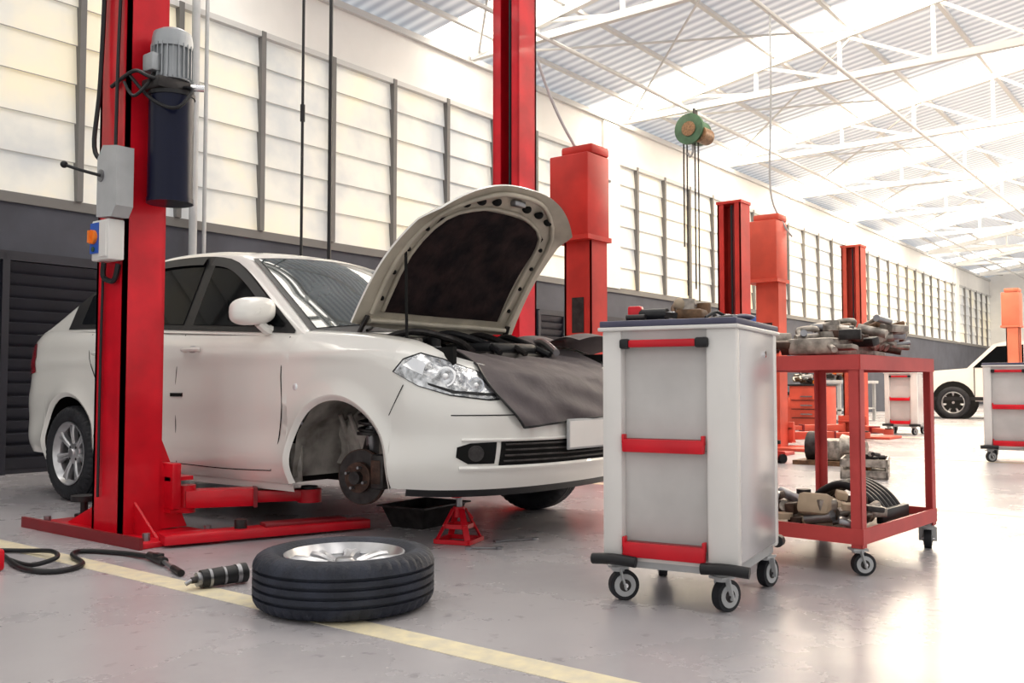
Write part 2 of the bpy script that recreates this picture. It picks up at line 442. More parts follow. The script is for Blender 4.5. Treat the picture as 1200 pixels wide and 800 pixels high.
us=[UF,RA+0.0005]+[RA*math.cos(math.pi*k/26) for k in range(27)]+[-RA-0.0005]
u=-RA-0.06
while u>-2.6+RA+0.03: us.append(u); u-=0.085
us+=[-2.6+RA+0.0005]+[-2.6+RA*math.cos(math.pi*k/26) for k in range(27)]+[-2.6-RA-0.0005]
for u in us: cols.append(('s',u))
for i in range(21): cols.append(('r',math.pi/2*(1-i/20)))
NK=30
def bodypt(c,k):
    if c[0]=='f':
        ca=max(math.cos(c[1]),0)**0.8; ur=UF+.51*ca
    elif c[0]=='s': ur=c[1]
    else:
        ca=max(math.cos(c[1]),0)**0.667; ur=UR-.52*ca
    z0=zb(ur); z1=zt(ur); z=z0+(z1-z0)*k/NK
    if c[0]=='f': u,s_=front(c[1],z)
    elif c[0]=='s': u,s_=c[1],W(c[1],z)
    else: u,s_=rear(c[1],z)
    return u,s_,z
B=MB()
half=[[bodypt(c,k) for k in range(NK+1)] for c in cols]
for sg in (1,-1):
    vs=[];fs=[];K=NK+1+6
    for ci,col in enumerate(half):
        for (u,s_,z) in col: vs.append(P(u,s_*sg,z))
        u,s_,z=col[-1]
        for j in range(1,7):
            t=j/6
            if u>-0.9: 
                ut=min(u,0.66); st=min(s_,0.66)
                vs.append(P(u+(ut-u)*t,(s_+(st-s_)*t)*sg,z+0.012*math.sin(t*math.pi/2)))
            elif u<-2.3: vs.append(P(u,s_*(1-t)*sg,z+0.035*(1-(1-t)**2)))
            else: vs.append(P(u,(s_-0.1*t)*sg,z))
    for i in range(len(half)-1):
        for j in range(K-1): fs.append((i*K+j,(i+1)*K+j,(i+1)*K+j+1,i*K+j+1))
    B.add(vs,fs,M_white)
for ua in (0,-2.6):
    for sg in (1,-1):
        def fn(p,q):
            a=-0.25+ (math.pi+0.5)*p; rr=RA+0.002-0.028*q
            u=ua+rr*math.cos(a); z=AZ+rr*math.sin(a)
            return P(u,(W(u,max(z,.22))+0.004-0.02*q)*sg,z)
        B.grid(fn,40,3,M_white)
Zr=spl([(-.12,.985),(-.55,1.235),(-.98,1.472),(-1.22,1.528),(-1.6,1.552),(-2.0,1.545),(-2.4,1.495),(-2.7,1.41),(-2.95,1.305),(-3.2,1.18),(-3.36,1.115),(-3.5,1.10)])
def ztop(u,s_):
    k=max(-1,min(1,(u+1.6)/.5)); d=0.22*s_*s_*k
    return Zr(u+d)-0.035*(s_/0.6)**2
def Ss(u,z): 
    return wpl(u)-0.075-0.40*(z-zt(u))-0.02*((u+1.5)/1.3)**2
def edge(u):
    s_=.7
    for _ in range(60):
        z=max(ztop(u,s_),zt(u)-.03); s_=0.6*s_+0.4*Ss(u,z)
    return s_,max(ztop(u,s_),zt(u)-.03)
secs=[]
N=74
for i in range(N+1):
    u=-.13-(3.36-.13)*i/N
    se,ze=edge(u); z0=zt(u)-.03
    pts=[]
    for j in range(9):
        z=z0+(ze-z0)*j/8; pts.append((Ss(u,z),z))
    for j in range(1,15):
        s_=se*(1-j/14); pts.append((s_,max(ztop(u,s_),z0)))
    for it in range(2):
        q=pts[:]
        for j in range(6,13): q[j]=((pts[j-1][0]+2*pts[j][0]+pts[j+1][0])/4,(pts[j-1][1]+2*pts[j][1]+pts[j+1][1])/4)
        pts=q
    secs.append((u,pts))
for sg in (1,-1):
    vs=[];fs=[];K=len(secs[0][1])
    for u,pts in secs:
        for s_,z in pts: vs.append(P(u,s_*sg,z))
    for i in range(N):
        for j in range(K-1): fs.append((i*K+j,(i+1)*K+j,(i+1)*K+j+1,i*K+j+1))
    B.add(vs,fs,M_white)
o=B.build("body_shell",parent=car,sharp=45)

B=MB()
def wsf(w0,w1,sfr,off):
    def fn(p,q):
        w=w0+(w1-w0)*p; v=-1+2*q
        uc=-.17-w*.80; s_=v*sfr*(0.735-0.17*w)
        u=uc-0.22*s_*s_
        return P(u,s_,ztop(u,s_)+off)
    return fn
B.grid(wsf(-0.02,1.0,1.0,0.006),24,24,M_blk)
B.grid(wsf(0.06,0.97,0.95,0.010),24,24,M_wshield)
def rwf(sfr,off,w0,w1):
    def fn(p,q):
        w=w0+(w1-w0)*p; v=-1+2*q
        uc=-2.52-w*.72; s_=v*sfr*(0.55+0.10*w); u=uc+0.22*s_*s_
        return P(u,s_,ztop(u,s_)+off)
    return fn
B.grid(rwf(1,0.006,0,1),14,18,M_blk); B.grid(rwf(.95,0.01,0.05,.95),14,18,M_glass)
def sidemap(sg,off): return lambda u,z: P(u,(Ss(u,z)+off)*sg,z)
def topline(u,m=0.045): return edge(u)[1]-m
def band(u0,u1,n,mt,mb):
    top=[(u0+(u1-u0)*i/n) for i in range(n+1)]
    return [(u,max(topline(u,mt),zt(u)+mb+.004)) for u in top]+[(u,zt(u)+mb) for u in reversed(top)]
for sg in (1,-1):
    B.patch(band(-.40,-2.80,28,0.030,-0.012),sidemap(sg,0.005),M_blk,sub=3)
    B.patch(band(-.50,-.66,4,0.055,0.022),sidemap(sg,0.010),M_glass,sub=2)
    B.patch(band(-.70,-1.30,10,0.055,0.022),sidemap(sg,0.010),M_glass,sub=3)
    B.patch(band(-1.40,-2.20,10,0.055,0.022),sidemap(sg,0.010),M_glass,sub=3)
    B.patch(band(-2.26,-2.62,6,0.06,0.024),sidemap(sg,0.010),M_glass,sub=2)
    for a,b in ((-.72,-1.32),(-1.40,-2.16)):
        def fn(p,q,a=a,b=b):
            u=a+(b-a)*p; z=topline(u,0.035)-0.05*q
            return P(u,(Ss(u,z)+0.014+0.012*q)*sg,z)
        B.grid(fn,14,3,M_blk)
B.build("windows",parent=car,sharp=60)

B=MB()
def bs(u,z,off,sg): return P(u,(W(u,z)+off)*sg,z)
for sg in (1,-1):
    def seam(pts,r=.0030): B.tube([bs(u,z,0.0003,sg) for u,z in pts],r,M_blkm,n=5,sub=4)
    seam([(-.42,.96),(-.42,.8),(-.40,.6),(-.43,.42),(-.50,.27)])
    seam([(-1.36,1.0),(-1.36,.8),(-1.36,.5),(-1.35,.27)])
    seam([(-.50,.27),(-.9,.26),(-1.35,.265),(-2.0,.27)])
    seam([(-2.42,1.04),(-2.36,.88),(-2.18,.66),(-2.08,.5),(-2.0,.27)])
    seam([(.44,.71),(.40,.64),(.355,.57)],.0022)
    for uh in (-1.22,-2.22):
        z=0.91
        B.ball(bs(uh,z,0.0,sg),0.045,M_lgrey,sx=.2,sy=1.0,sz=.5)
        B.tube([bs(uh+.075,z,0.005,sg),bs(uh+.05,z,0.03,sg),bs(uh-.05,z,0.03,sg),bs(uh-.08,z,0.005,sg)],0.013,M_white,n=8)
    mp=Vector(P(-.60,(Ss(-.60,1.04)+0.135)*sg,1.095))
    def fn(p,q,mp=mp,sg=sg):
        th=p*2*math.pi; ph=q*math.pi
        x=abs(math.cos(th))**.7*(1 if math.cos(th)>0 else -1); zz=abs(math.sin(th))**.7*(1 if math.sin(th)>0 else -1)
        r=math.sin(ph)**.6
        return (mp.x-0.135*x*r*1.0, mp.y+0.065*math.cos(ph), mp.z+0.074*zz*r-0.012*x*sg)
    B.grid(fn,28,14,M_white)
    B.tube([mp+Vector((0.04*sg,0,-.06)),mp+Vector((0.10*sg,0.0,-.095)),mp+Vector((0.18*sg,0.01,-.08))],0.027,M_white,n=8)
    B.box(mp+Vector((0,0.063,0)),(0.21,0.004,0.105),M_glass)
    B.grid(lambda p,q: P(-.37-1.86*p,(W(-1,.22)-0.01-0.02*q)*sg,0.225-0.06*q),20,3,M_white)
B.ball(bs(-.30,.70,0,1),0.018,M_lampg,sx=.3,sy=1,sz=1)
B.b2(P(0,.853,0)[0]-0.001,P(0,.853,0)[0]+0.003,P(-1.40,0,0)[1],P(-1.28,0,0)[1],0.69,0.71,M_blkm)
for sg in (1,-1):
    B.patch([(R(84),.80),(R(80),1.0),(R(50),1.0),(R(44),.86),(R(55),.76)],lambda t,z: P(rear(t*1,z,0.006)[0],rear(t,z,0.006)[1]*sg,z),M_tail,sub=3)
for sg in (1,-1):
    hp=[(R(90),.770),(R(85),.83),(R(75),.858),(R(62),.832),(R(45),.778),(R(33),.722),(R(29),.648),(R(42),.640),(R(60),.662),(R(76),.705)]
    cxs=sum(p[0] for p in hp)/10; czs=sum(p[1] for p in hp)/10
    f=lambda off: (lambda t,z: fr(t*sg,z,off))
    hp1=[(cxs+(a-cxs)*1.01,czs+(b-czs)*1.02) for a,b in hp]
    B.patch(hp1,f(0.003),M_blk,sub=2)
    hp2=[(cxs+(a-cxs)*.97,czs+(b-czs)*.95) for a,b in hp]
    B.patch(hp2,f(0.007),M_lamp,sub=3)
    for (t,z,r) in ((R(46),.706,.038),(R(60),.745,.048)):
        c=Vector(fr(t*sg,z,0.002)); nn=Vector((-math.sin(t)*sg,-math.cos(t),0.25)).normalized()
        B.tube([c-nn*.004,c+nn*.010],r,M_chrome,n=28,smooth=False); B.tube([c+nn*.004,c+nn*.0115],r*.82,M_lamp,n=28,smooth=False)
        B.ball(c+nn*.008,r*.34,M_lampg)
    B.patch([(R(72),.755),(R(84),.80),(R(78),.835),(R(70),.81)],f(0.0095),M_lampg,sub=1)
    B.patch([(R(34),.655),(R(58),.672),(R(70),.71),(R(70),.720),(R(57),.684),(R(34),.668)],f(0.0105),M_blk,sub=1)
def frp(poly,off,m,sub=3): B.patch(poly,lambda t,z: fr(t,z,off),m,sub)
def rect(t0,t1,z0,z1,n=18):
    return [(R(t0+(t1-t0)*i/n),z0) for i in range(n+1)]+[(R(t1+(t0-t1)*i/n),z1) for i in range(n+1)]
frp(rect(-40,40,.345,.455),0.004,M_blkm,2)
for z in (.365,.39,.415,.44):
    B.tube([fr(R(t),z,0.008) for t in range(-38,39,4)],0.005,M_dsteel,n=6,sub=2)
B.tube([fr(R(t),.462,0.004) for t in range(-58,59,4)],0.009,M_white,n=6,sub=2)
B.tube([fr(R(t),.335,0.006) for t in range(-58,59,4)],0.012,M_white,n=6,sub=2)
for sg in (1,-1):
    frp([(R(42)*sg,.355),(R(42)*sg,.452),(R(54)*sg,.448),(R(60)*sg,.43),(R(60)*sg,.385),(R(54)*sg,.355)],0.004,M_blkm,2)
    c=Vector(fr(R(51)*sg,.402,0.0)); nn=Vector((-math.sin(R(51))*sg,-math.cos(R(51)),0)).normalized()
    B.cyl(c,c+nn*.010,.036,M_dsteel,n=24); B.cyl(c+nn*.008,c+nn*.012,.022,M_dsteel,n=24)
frp(rect(-62,62,.57,.575),0.003,M_blkm,1)
frp(rect(-26,26,.60,.70),0.004,M_blkm,2)
B.grid(lambda p,q: (lambda uu: P(uu[0]-0.03*q,uu[1]*(1-.03*q),0.240-0.04*q))(front(R(-85+170*p),.24,-0.003)),40,2,M_blk)
pu=front(0,.5)[0]
B.box(P(pu+0.022,0.0,.475),(0.42,0.012,0.145),M_lgrey,bev=0.004)
B.box(P(pu+0.029,0.0,.475),(0.40,0.006,0.125),M_cartw)
B.build("trim_and_lamps",parent=car,sharp=40)

B=MB()
B.b2(CX-.44,CX+.44,AY-.50,AY+3.35,.24,.32,M_blkm)
B.b2(CX-.80,CX+.80,AY+.40,AY+2.22,.255,.32,M_blkm)
for ua in (0,-2.6):
    for sg in (1,-1):
        near=(ua==0 and sg==1)
        def fn(p,q):
            a=-0.15+(math.pi+0.3)*p; rr=RA-0.012+0.02*math.sin(q*3)+(0.006*math.sin(p*40) if near else 0)
            return P(ua+rr*math.cos(a),(.81-.36*q)*sg,AZ+rr*math.sin(a)*1.04)
        B.grid(fn,80 if near else 30,8,M_well if near else M_blkm)
        def fn2(p,q):
            a=p*2*math.pi
            return P(ua+RA*1.03*q*math.cos(a),(.46+.03*math.sin(3*a)*q)*sg,max(.24,AZ+RA*1.05*q*math.sin(a)))
        B.grid(fn2,30,5,M_well if near else M_blkm)
B.cyl(P(-.01,.58,.34),P(.0,.60,.50),.032,M_steel,n=18); B.cyl(P(0,.60,.48),P(.0,.61,.70),.016,M_steel); B.cyl(P(0,.60,.46),P(0,.60,.475),.075,M_dsteel,n=24)
tb=[P(.068*math.cos(t*.75),.60+.060*math.sin(t*.75),.475+t*.0042) for t in range(0,44)]
B.tube(tb,.009,M_dsteel,n=7,sub=2)
for t in (-.26,-.18,.15,.23,.29):
    B.tube([P(t,.49,.27),P(t*1.02,.52,.42),P(t*.9,.60,.56)],.014,M_well,n=8)
B.patch([(-.33,.30),(-.30,.50),(-.16,.60),(-.10,.44),(-.14,.28)],lambda u,z: P(u,.53+0.02*math.sin(z*30),z),M_well,2)
B.tube([P(.10,.50,.30),P(.16,.56,.40),P(.12,.62,.50),P(.02,.64,.46)],.009,M_blk,n=6)
hc=Vector(P(0,.66,.255))
B.M=Matrix.Translation(hc)@Matrix.Rotation(R(12),4,'Z')
B.cyl((0.01,0,0),(-0.012,0,0),.138,M_rust,n=40); B.cyl((-0.012,0,0),(-0.016,0,0),.132,M_dsteel,n=40)
B.cyl((0.0,0,0),(-0.045,0,0),.075,M_rust,n=30); B.cyl((-0.04,0,0),(-0.075,0,0),.032,M_dsteel,n=20)
for k in range(4):
    a=k*math.pi/2+.4; B.cyl((-0.04,.054*math.cos(a),.054*math.sin(a)),(-0.075,.054*math.cos(a),.054*math.sin(a)),.007,M_steel,n=8)
B.cyl((0.0,0,0),(0.14,0,0),.05,M_dsteel)
B.box((0.0,-0.115,0.03),(0.10,0.08,0.17),M_dsteel,bev=.015); B.box((-0.035,-0.11,0.03),(0.04,0.06,0.12),M_rust,bev=.01)
B.beam((0.06,0,-.04),(0.32,0.02,-.02),.09,.04,M_dsteel); B.beam((0.05,0.02,.05),(0.08,0,.18),.06,.05,M_dsteel)
B.tube([(0.02,-.12,.1),(-0.0,-.2,.12),(0.08,-.22,.2),(0.15,-.15,.3)],.007,M_blk,n=6)
B.M=Matrix()
B.patch([(-.40,.20),(-.40,.42),(-.33,.40),(-.31,.23)],lambda u,z: P(u,.78+0.02*math.sin(u*60),z),M_well,2)
B.b2(CX-.44,CX+.44,AY-.62,AY+.2,.32,.36,M_blkm)
B.b2(CX-.43,CX+.43,AY+.12,AY+.20,.34,.985,M_blkm); B.b2(CX-.68,CX+.68,AY+.12,AY+.20,.72,.985,M_blkm)
for sg in (1,-1): B.b2(CX+sg*.64,CX+sg*.665,AY-.60,AY+.2,.74,.93,M_blkm)
B.b2(CX-.66,CX+.66,AY-.60,AY+.15,.70,.72,M_blkm)
B.b2(CX-.6,CX+.6,AY-.66,AY-.60,.34,.82,M_blkm)
B.box((CX+.1,AY-.2,.72),(.60,.42,.42),M_dsteel,bev=.03); B.box((CX+.08,AY-.22,.95),(.42,.32,.06),M_blk,bev=.02)
B.box((CX-.45,AY-.02,.90),(.22,.18,.20),M_blk,bev=.01); B.cyl((CX+.5,AY-.05,.8),(CX+.5,AY-.05,1.02),.06,M_dsteel)
for k in range(4):
    B.tube([(CX-.5+.3*k,AY+.08,.98),(CX-.4+.25*k,AY-.1,1.03),(CX-.3+.2*k,AY-.3,.98),(CX-.35+.22*k,AY-.45,.92)],.018,M_blk if k%2 else M_dsteel,n=8)
B.tube([(CX+.3,AY-.5,.93),(CX+.45,AY-.3,1.0),(CX+.6,AY-.1,1.0)],.02,M_steel)
for (dx,dy,z) in ((-.5,-.35,.93),(-.25,-.1,1.02),(.3,-.05,1.01),(-.55,-.15,.97)):
    B.cyl((CX+dx,AY+dy,z-.06),(CX+dx,AY+dy,z),.035,M_blk,n=16); B.cyl((CX+dx,AY+dy,z),(CX+dx,AY+dy,z+.012),.022,M_steel,n=12)
B.grid(lambda p,q: P(-.03-.16*p-.10*((q-.5)*2)**2,(-.68+1.36*q),.968+.025*p),4,20,M_blk)
for s0,s1 in ((.45,-.1),(-.15,-.6)):
    B.tube([P(-.20,s0,1.0),P(-.31,(s0+s1)/2,1.065),P(-.33,s1,1.055)],.008,M_blkm)
B.build("underbody_and_engine",parent=car,sharp=40)

def wm(loc,sg,steer=0):
    return Matrix.Translation(loc)@Matrix.Rotation(steer,4,'Z')@Matrix.Rotation(-math.pi/2*sg,4,'Y')
for nm,loc,sg,st in (("wheel_rear_near",(CX-.755,AY+2.6,.31),1,0),("wheel_rear_far",(CX+.745,AY+2.6,.31),-1,0),("wheel_front_far",(CX+.735,AY-.02,.31),-1,.10)):
    B=MB(); wheel(B,wm(loc,sg,st)); B.build(nm,parent=car,sharp=35)

B=MB()
al=R(49)
def hood(a,b,dz):
    L=0.95-0.20*abs(b)**2.6
    r0=-0.05*(1-b*b)
    x=r0+(L-r0)*a
    hw=0.66-0.05*a-0.05*a**4
    s_=hw*b
    z=0.055*(1-abs(b)**2.2)*(0.5+0.5*math.sin(a*math.pi)) +0.05*math.sin(a*math.pi)*1.0-0.10*max(0,a-.85)/.15*0.4 + dz
    u=-.10+x*math.cos(al)-z*math.sin(al)*1; zz=1.03+x*math.sin(al)+z*math.cos(al)
    return P(u,s_,zz)
B.grid(lambda p,q: hood(p,-1+2*q,0.0),30,36,M_white)
def under(a,b):
    e=min(1,min(a,1-a)*9)*1.0; f=min(1,(1-abs(b))*9)
    d=-0.012-0.018*min(e,f)
    return hood(a,b,d)
B.grid(lambda p,q: under(p,-1+2*q),44,60,M_beige)
for fn in (lambda p,q: hood(p,1,-0.012*q),lambda p,q: hood(p,-1,-0.012*q),lambda p,q: hood(1,-1+2*p,-0.012*q),lambda p,q: hood(0,-1+2*p,-0.012*q)):
    B.grid(fn,40,1,M_white)
def ridge(pts,w=0.022): B.tube([hood(a,b,-0.034) for a,b in pts],w,M_beige,n=8,sub=3)
ridge([(.10,-.86),(.5,-.88),(.82,-.80),(.93,-.4),(.95,0),(.93,.4),(.82,.80),(.5,.88),(.10,.86)],.014)
ridge([(.12,-.74),(.5,-.76),(.76,-.66),(.815,-.3),(.82,0),(.815,.3),(.76,.66),(.5,.76),(.12,.74)],.012)
ridge([(.05,-.85),(.06,-.4),(.06,0),(.06,.4),(.05,.85)],.016)
def ins(p,q):
    b=(-.72+1.44*q); a=.11+.69*p*(1-.12*abs(b)**3)
    e=min(1,min(p,1-p)*10,min(q,1-q)*12)
    return hood(a,b,-0.032-0.010*e-0.006*math.sin(p*14+q*3)*math.sin(q*13)*e)
B.grid(ins,40,50,M_insul)
for b in (-.60,-.42,-.22,.22,.42,.60):
    c=Vector(hood(.875,b,-0.032)); B.ball(c,.024,M_blkm,sx=1.3,n=12)
for a,b in ((.2,.81),(.38,.82),(.55,.82),(.70,.78),(.2,-.81),(.38,-.82),(.55,-.82),(.70,-.78)):
    B.ball(Vector(hood(a,b,-0.032)),.013,M_blkm,n=10)
c=Vector(hood(.90,0,-.05)); B.box(c,(.09,.04,.03),M_steel,bev=.006)
B.tube([P(.28,.64,.93),Vector(hood(.55,.86,-.04))],.0075,M_blkm,n=8,smooth=False)
for sg in (1,-1): B.beam(P(-.12,.60*sg,.95),hood(.08,.88*sg,-.03),.03,.012,M_dsteel)
B.build("hood",parent=car,sharp=50)

B=MB()
def cover(p,q):
    th=R((30+14*min(q/.55,1))*(1-p)+(-52)*p)
    zl=.515+.09*p
    if q<.55:
        t=q/.55
        ca=max(math.cos(abs(th)),0)**.8; zz1=zt(UF+.51*ca)
        z=zl+(zz1-zl)*t
        wr=0.006*math.sin(p*38+t*4)+0.006*math.sin(p*17+t*9)
        u,s_=front(th,z,0.024+wr*(1-t*.3)); return P(u,s_,z)
    t=(q-.55)/.45
    ca=max(math.cos(abs(th)),0)**.8; zz1=zt(UF+.51*ca)
    u,s_=front(th,zz1,0.02)
    return P(u-(.34)*t,s_*(1-.10*t),zz1+0.02*math.sin(t*3.1)+.10*t+0.012*math.sin(p*30+t*5)*t)
B.grid(cover,60,30,M_mat)
B.tube([cover(i/30,0) for i in range(31)],.006,M_blk,n=6,sub=2)
B.tube([cover(0,i/20) for i in range(21)],.006,M_blk,n=6,sub=2)
fc=B.build("fender_cover",sharp=60); fc.parent=car
B=MB()
B.grid(lambda p,q: P(.55-.55*p,-.45-.42*q,.96+.02*math.sin(p*9)+.03*math.sin(q*3)-.25*max(0,q-.7)),20,16,M_mat)
fc=B.build("fender_cover_far",sharp=60); fc.parent=car

# ------------------------------------------------------------------ lifts
def column(B,X,Y,H,side,m=M_red,md=M_redd,w=.26,dx=.22):
    t=.02
    xb=X-side*dx/2; xo=X+side*dx/2
    B.b2(xb,xb+side*t,Y-w/2,Y+w/2,0,H,m)
    B.b2(xb,xo,Y-w/2,Y-w/2+t,0,H,m); B.b2(xb,xo,Y+w/2-t,Y+w/2,0,H,m)
    B.b2(xo-side*.012,xo,Y-w/2,Y-w/2+.075,0,H,m); B.b2(xo-side*.012,xo,Y+w/2-.075,Y+w/2,0,H,m)
    B.b2(X-.02,X+.02,Y-.03,Y+.03,0.04,H-.02,md)
    B.cyl((xo-side*.03,Y-.018,.1),(xo-side*.03,Y-.018,H-.05),.012,M_blk,n=8)
    B.b2(X-dx/2-.01,X+dx/2+.01,Y-w/2-.01,Y+w/2+.01,H-.03,H,m)
def base(B,x0,x1,y0,y1,m):
    B.b2(x0,x1,y0,y1,0,.035,m,bev=.006)
def arm(B,p0,p1,z,m,w0=.13,w1=.09):
    p0=Vector((*p0,z));p1=Vector((*p1,z)); mid=(p0+p1)/2+(p1-p0)*.05
    B.beam(p0,mid,w0,.09,m,bev=.006); B.beam(mid-(p1-p0)*.1,p1,w1,.06,m,bev=.005)
    B.box(mid,(.02,w0+.02,.10),M_redd,rz=math.atan2((p1-p0).y,(p1-p0).x))
    B.cyl(p0-Vector((0,0,.07)),p0+Vector((0,0,.07)),.05,m)
    B.cyl(p1-Vector((0,0,.04)),p1+Vector((0,0,.03)),.065,m); B.cyl(p1+Vector((0,0,.03)),p1+Vector((0,0,.045)),.045,M_blk)
def carriage(B,X,Y,side,z,m):
    xo=X+side*.13
    B.b2(xo,xo+side*.05,Y-.20,Y+.20,z-.07,z+.16,m,bev=.006)
    B.b2(xo,xo+side*.13,Y-.18,Y+.18,z+.07,z+.09,m); B.b2(xo,xo+side*.13,Y-.18,Y+.18,z-.09,z-.07,m)
    T=Matrix(((side,0,0,xo),(0,0,1,Y-.012),(0,1,0,z+.09),(0,0,0,1)))
    B.prism([(0,0),(.13,0),(0,.30)],0,.024,m,T)
lift=empty("two_post_lift")
B=MB()
for (X,side) in ((2.53,1),(5.72,-1)):
    column(B,X,4.43,4.7,side)
    carriage(B,X,4.43,side,.20,M_red)
B.b2(2.34,2.80,3.98,5.12,0,.025,M_red,bev=.006)
B.b2(2.335,2.352,3.97,5.13,.0,.055,M_redd)
for sg in (-1,1):
    T=Matrix(((1,0,0,2.64),(0,0,1,4.43+sg*.12),(0,1,0,.03),(0,0,0,1)))
    B.prism([(0,0),(.15,0),(0,.35)],-.008,.008,M_red,T)
for y0,y1 in ((4.31,4.10),(4.55,4.95)):
    T=Matrix(((0,0,1,2.50),(1,0,0,y0),(0,1,0,.025),(0,0,0,1)))
    B.prism([(0,0),(y1-y0,0),(0,.16)],-.006,.006,M_red,T)
for bx,by in ((2.42,4.06),(2.42,5.02),(2.75,4.06),(2.75,5.02)):
    B.cyl((bx,by,.02),(bx,by,.06),.018,M_steel,n=6)
base(B,5.45,5.95,3.95,5.0,M_red)
arm(B,(2.78,4.30),(3.30,3.95),.17,M_red)
arm(B,(2.78,4.55),(3.28,5.55),.17,M_red)
arm(B,(5.48,4.32),(4.6,3.9),.17,M_red); arm(B,(5.48,4.55),(4.6,5.4),.17,M_red)
B.beam((2.45,3.98,.035),(3.42,3.64,.035),.13,.045,M_red,bev=.006)
B.beam((2.9,3.82,.065),(3.3,3.68,.065),.09,.02,M_redd,bev=.004)
B.cyl((2.80,3.86,.05),(2.80,3.86,.10),.03,M_dsteel)
B.cyl((2.62,5.02,.025),(2.62,5.02,.12),.02,M_blk); B.cyl((2.62,5.02,.12),(2.62,5.02,.15),.07,M_blk); B.cyl((2.62,5.02,.025),(2.62,5.02,.05),.05,M_blk)
B.build("posts_and_arms",sharp=35,parent=lift)
B=MB()
mx,my=2.58,4.17
B.cyl((mx,my,1.66),(mx,my,2.20),.108,M_navy,n=36); B.cyl((mx,my,1.655),(mx,my,1.68),.112,M_navy,n=36)
B.cyl((mx,my,2.185),(mx,my,2.205),.114,M_blk,n=36)
B.cyl((mx,my,2.20),(mx,my,2.27),.075,M_dsteel,n=24); B.box((mx-.02,my,2.235),(.2,.16,.06),M_dsteel,bev=.01)
B.cyl((mx,my,2.27),(mx,my,2.47),.088,M_motor,n=36)
for k in range(24):
    a=2*math.pi*k/24; B.box((mx+.094*math.cos(a),my+.094*math.sin(a),2.36),(.018,.005,.17),M_motor,rz=a)
B.lathe([(.001,0.075),(.06,.07),(.092,.05),(.098,.02),(.10,-.03)],M_motor,Matrix.Translation((mx,my,2.46)),n=32)
B.box((mx-.10,my+.01,2.34),(.06,.09,.09),M_motor,bev=.008)
B.tube([(mx-.10,my,2.29),(mx-.14,my-.01,2.22),(mx-.17,my+.06,2.17),(2.40,4.30,2.25)],.008,M_blk)
B.tube([(mx+.02,my-.08,2.23),(mx+.02,my-.15,2.20),(mx-.06,my-.14,2.10),(mx-.12,my-.02,2.15),(2.42,4.30,2.3)],.009,M_blk)
B.tube([(mx-.08,my-.06,2.24),(mx-.14,my-.02,2.26),(mx-.16,my+.08,2.3),(2.40,4.42,2.25)],.010,M_blk)
B.cyl((mx+.05,my-.09,2.235),(mx+.10,my-.13,2.235),.018,M_chrome)
B.build("hydraulic_power_unit",sharp=35,parent=lift)
B=MB()
T=Matrix(((0,0,1,2.33),(1,0,0,4.32),(0,1,0,1.75),(0,0,0,1)))
B.prism([(-.09,-.13),(-.05,-.18),(.09,-.17),(.09,.12),(.04,.18),(-.09,.16)],0,.09,M_lgrey,T)
B.tube([(2.33,4.37,1.78),(2.26,4.42,1.80),(2.22,4.50,1.83)],.008,M_blk,n=8); B.ball((2.215,4.51,1.835),.018,M_blk)
B.cyl((2.325,4.37,1.78),(2.335,4.37,1.78),.03,M_steel)
B.b2(2.335,2.42,4.30,4.46,1.365,1.565,M_cartw,bev=.008)
B.b2(2.325,2.338,4.375,4.455,1.40,1.55,M_blue); B.b2(2.325,2.338,4.31,4.37,1.38,1.55,M_cartw)
B.cyl((2.33,4.42,1.48),(2.31,4.42,1.48),.035,M_orange); B.box((2.305,4.42,1.48),(.02,.014,.06),M_orange)
B.cyl((2.33,4.42,1.42),(2.318,4.42,1.42),.012,M_green)
B.tube([(2.40,4.50,4.6),(2.40,4.50,3),(2.39,4.51,2.3),(2.36,4.50,1.95),(2.38,4.42,1.86)],.012,M_blk)
B.tube([(2.38,4.42,1.36),(2.385,4.43,1.29),(2.40,4.36,1.27),(2.405,4.33,1.35)],.014,M_blk)
B.tube([(2.405,4.47,1.36),(2.405,4.48,.9),(2.405,4.48,.2)],.007,M_blk)
B.tube([(2.41,4.35,4.6),(2.41,4.35,3.2),(2.40,4.36,2.4),(2.39,4.35,1.93)],.009,M_blk)
B.build("control_boxes",sharp=35,parent=lift)
def lift2(x0,x1,m,H=2.8,M=None,hose=None,md=M_redd):
    B=MB(M); Y=4.4
    for X,side in ((x0,1),(x1,-1)):
        column(B,X,Y,H,side,m=m,md=md,w=.28,dx=.24)
        carriage(B,X,Y,side,.16,m); base(B,X-.3,X+.3,Y-.55,Y+.55,m)
        arm(B,(X+side*.26,Y-.12),(X+side*1.05,Y-.75),.15,m); arm(B,(X+side*.26,Y+.12),(X+side*1.05,Y+.9),.15,m)
    B.b2(x0-.20,x0+.14,Y-.155,Y+.24,2.0,2.72,m,bev=.015)
    B.b2(x0-.22,x0+.15,Y-.17,Y+.25,1.98,2.02,m); 
    B.b2(x0-.14,x0+.14,Y-.16,Y+.16,2.72,2.80,m,bev=.02)
    B.b2(x0-.125,x0-.12,Y-.06,Y+.06,1.2,1.5,M_dsteel)
    if hose: B.tube(hose,.013,M_lgrey)
    B.build("two_post_lift",sharp=35)
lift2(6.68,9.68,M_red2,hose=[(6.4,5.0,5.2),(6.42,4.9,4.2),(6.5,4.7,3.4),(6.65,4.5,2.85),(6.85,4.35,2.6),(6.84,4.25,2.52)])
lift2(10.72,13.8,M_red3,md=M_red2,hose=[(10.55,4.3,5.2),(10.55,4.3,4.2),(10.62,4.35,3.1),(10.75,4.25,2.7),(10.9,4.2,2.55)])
lift2(-1.6,1.6,M_red4,md=M_red3,M=Matrix.Translation((21.95,2.1,0))@Matrix.Rotation(R(-90),4,'Z')@Matrix.Translation((0,-4.4,0)))

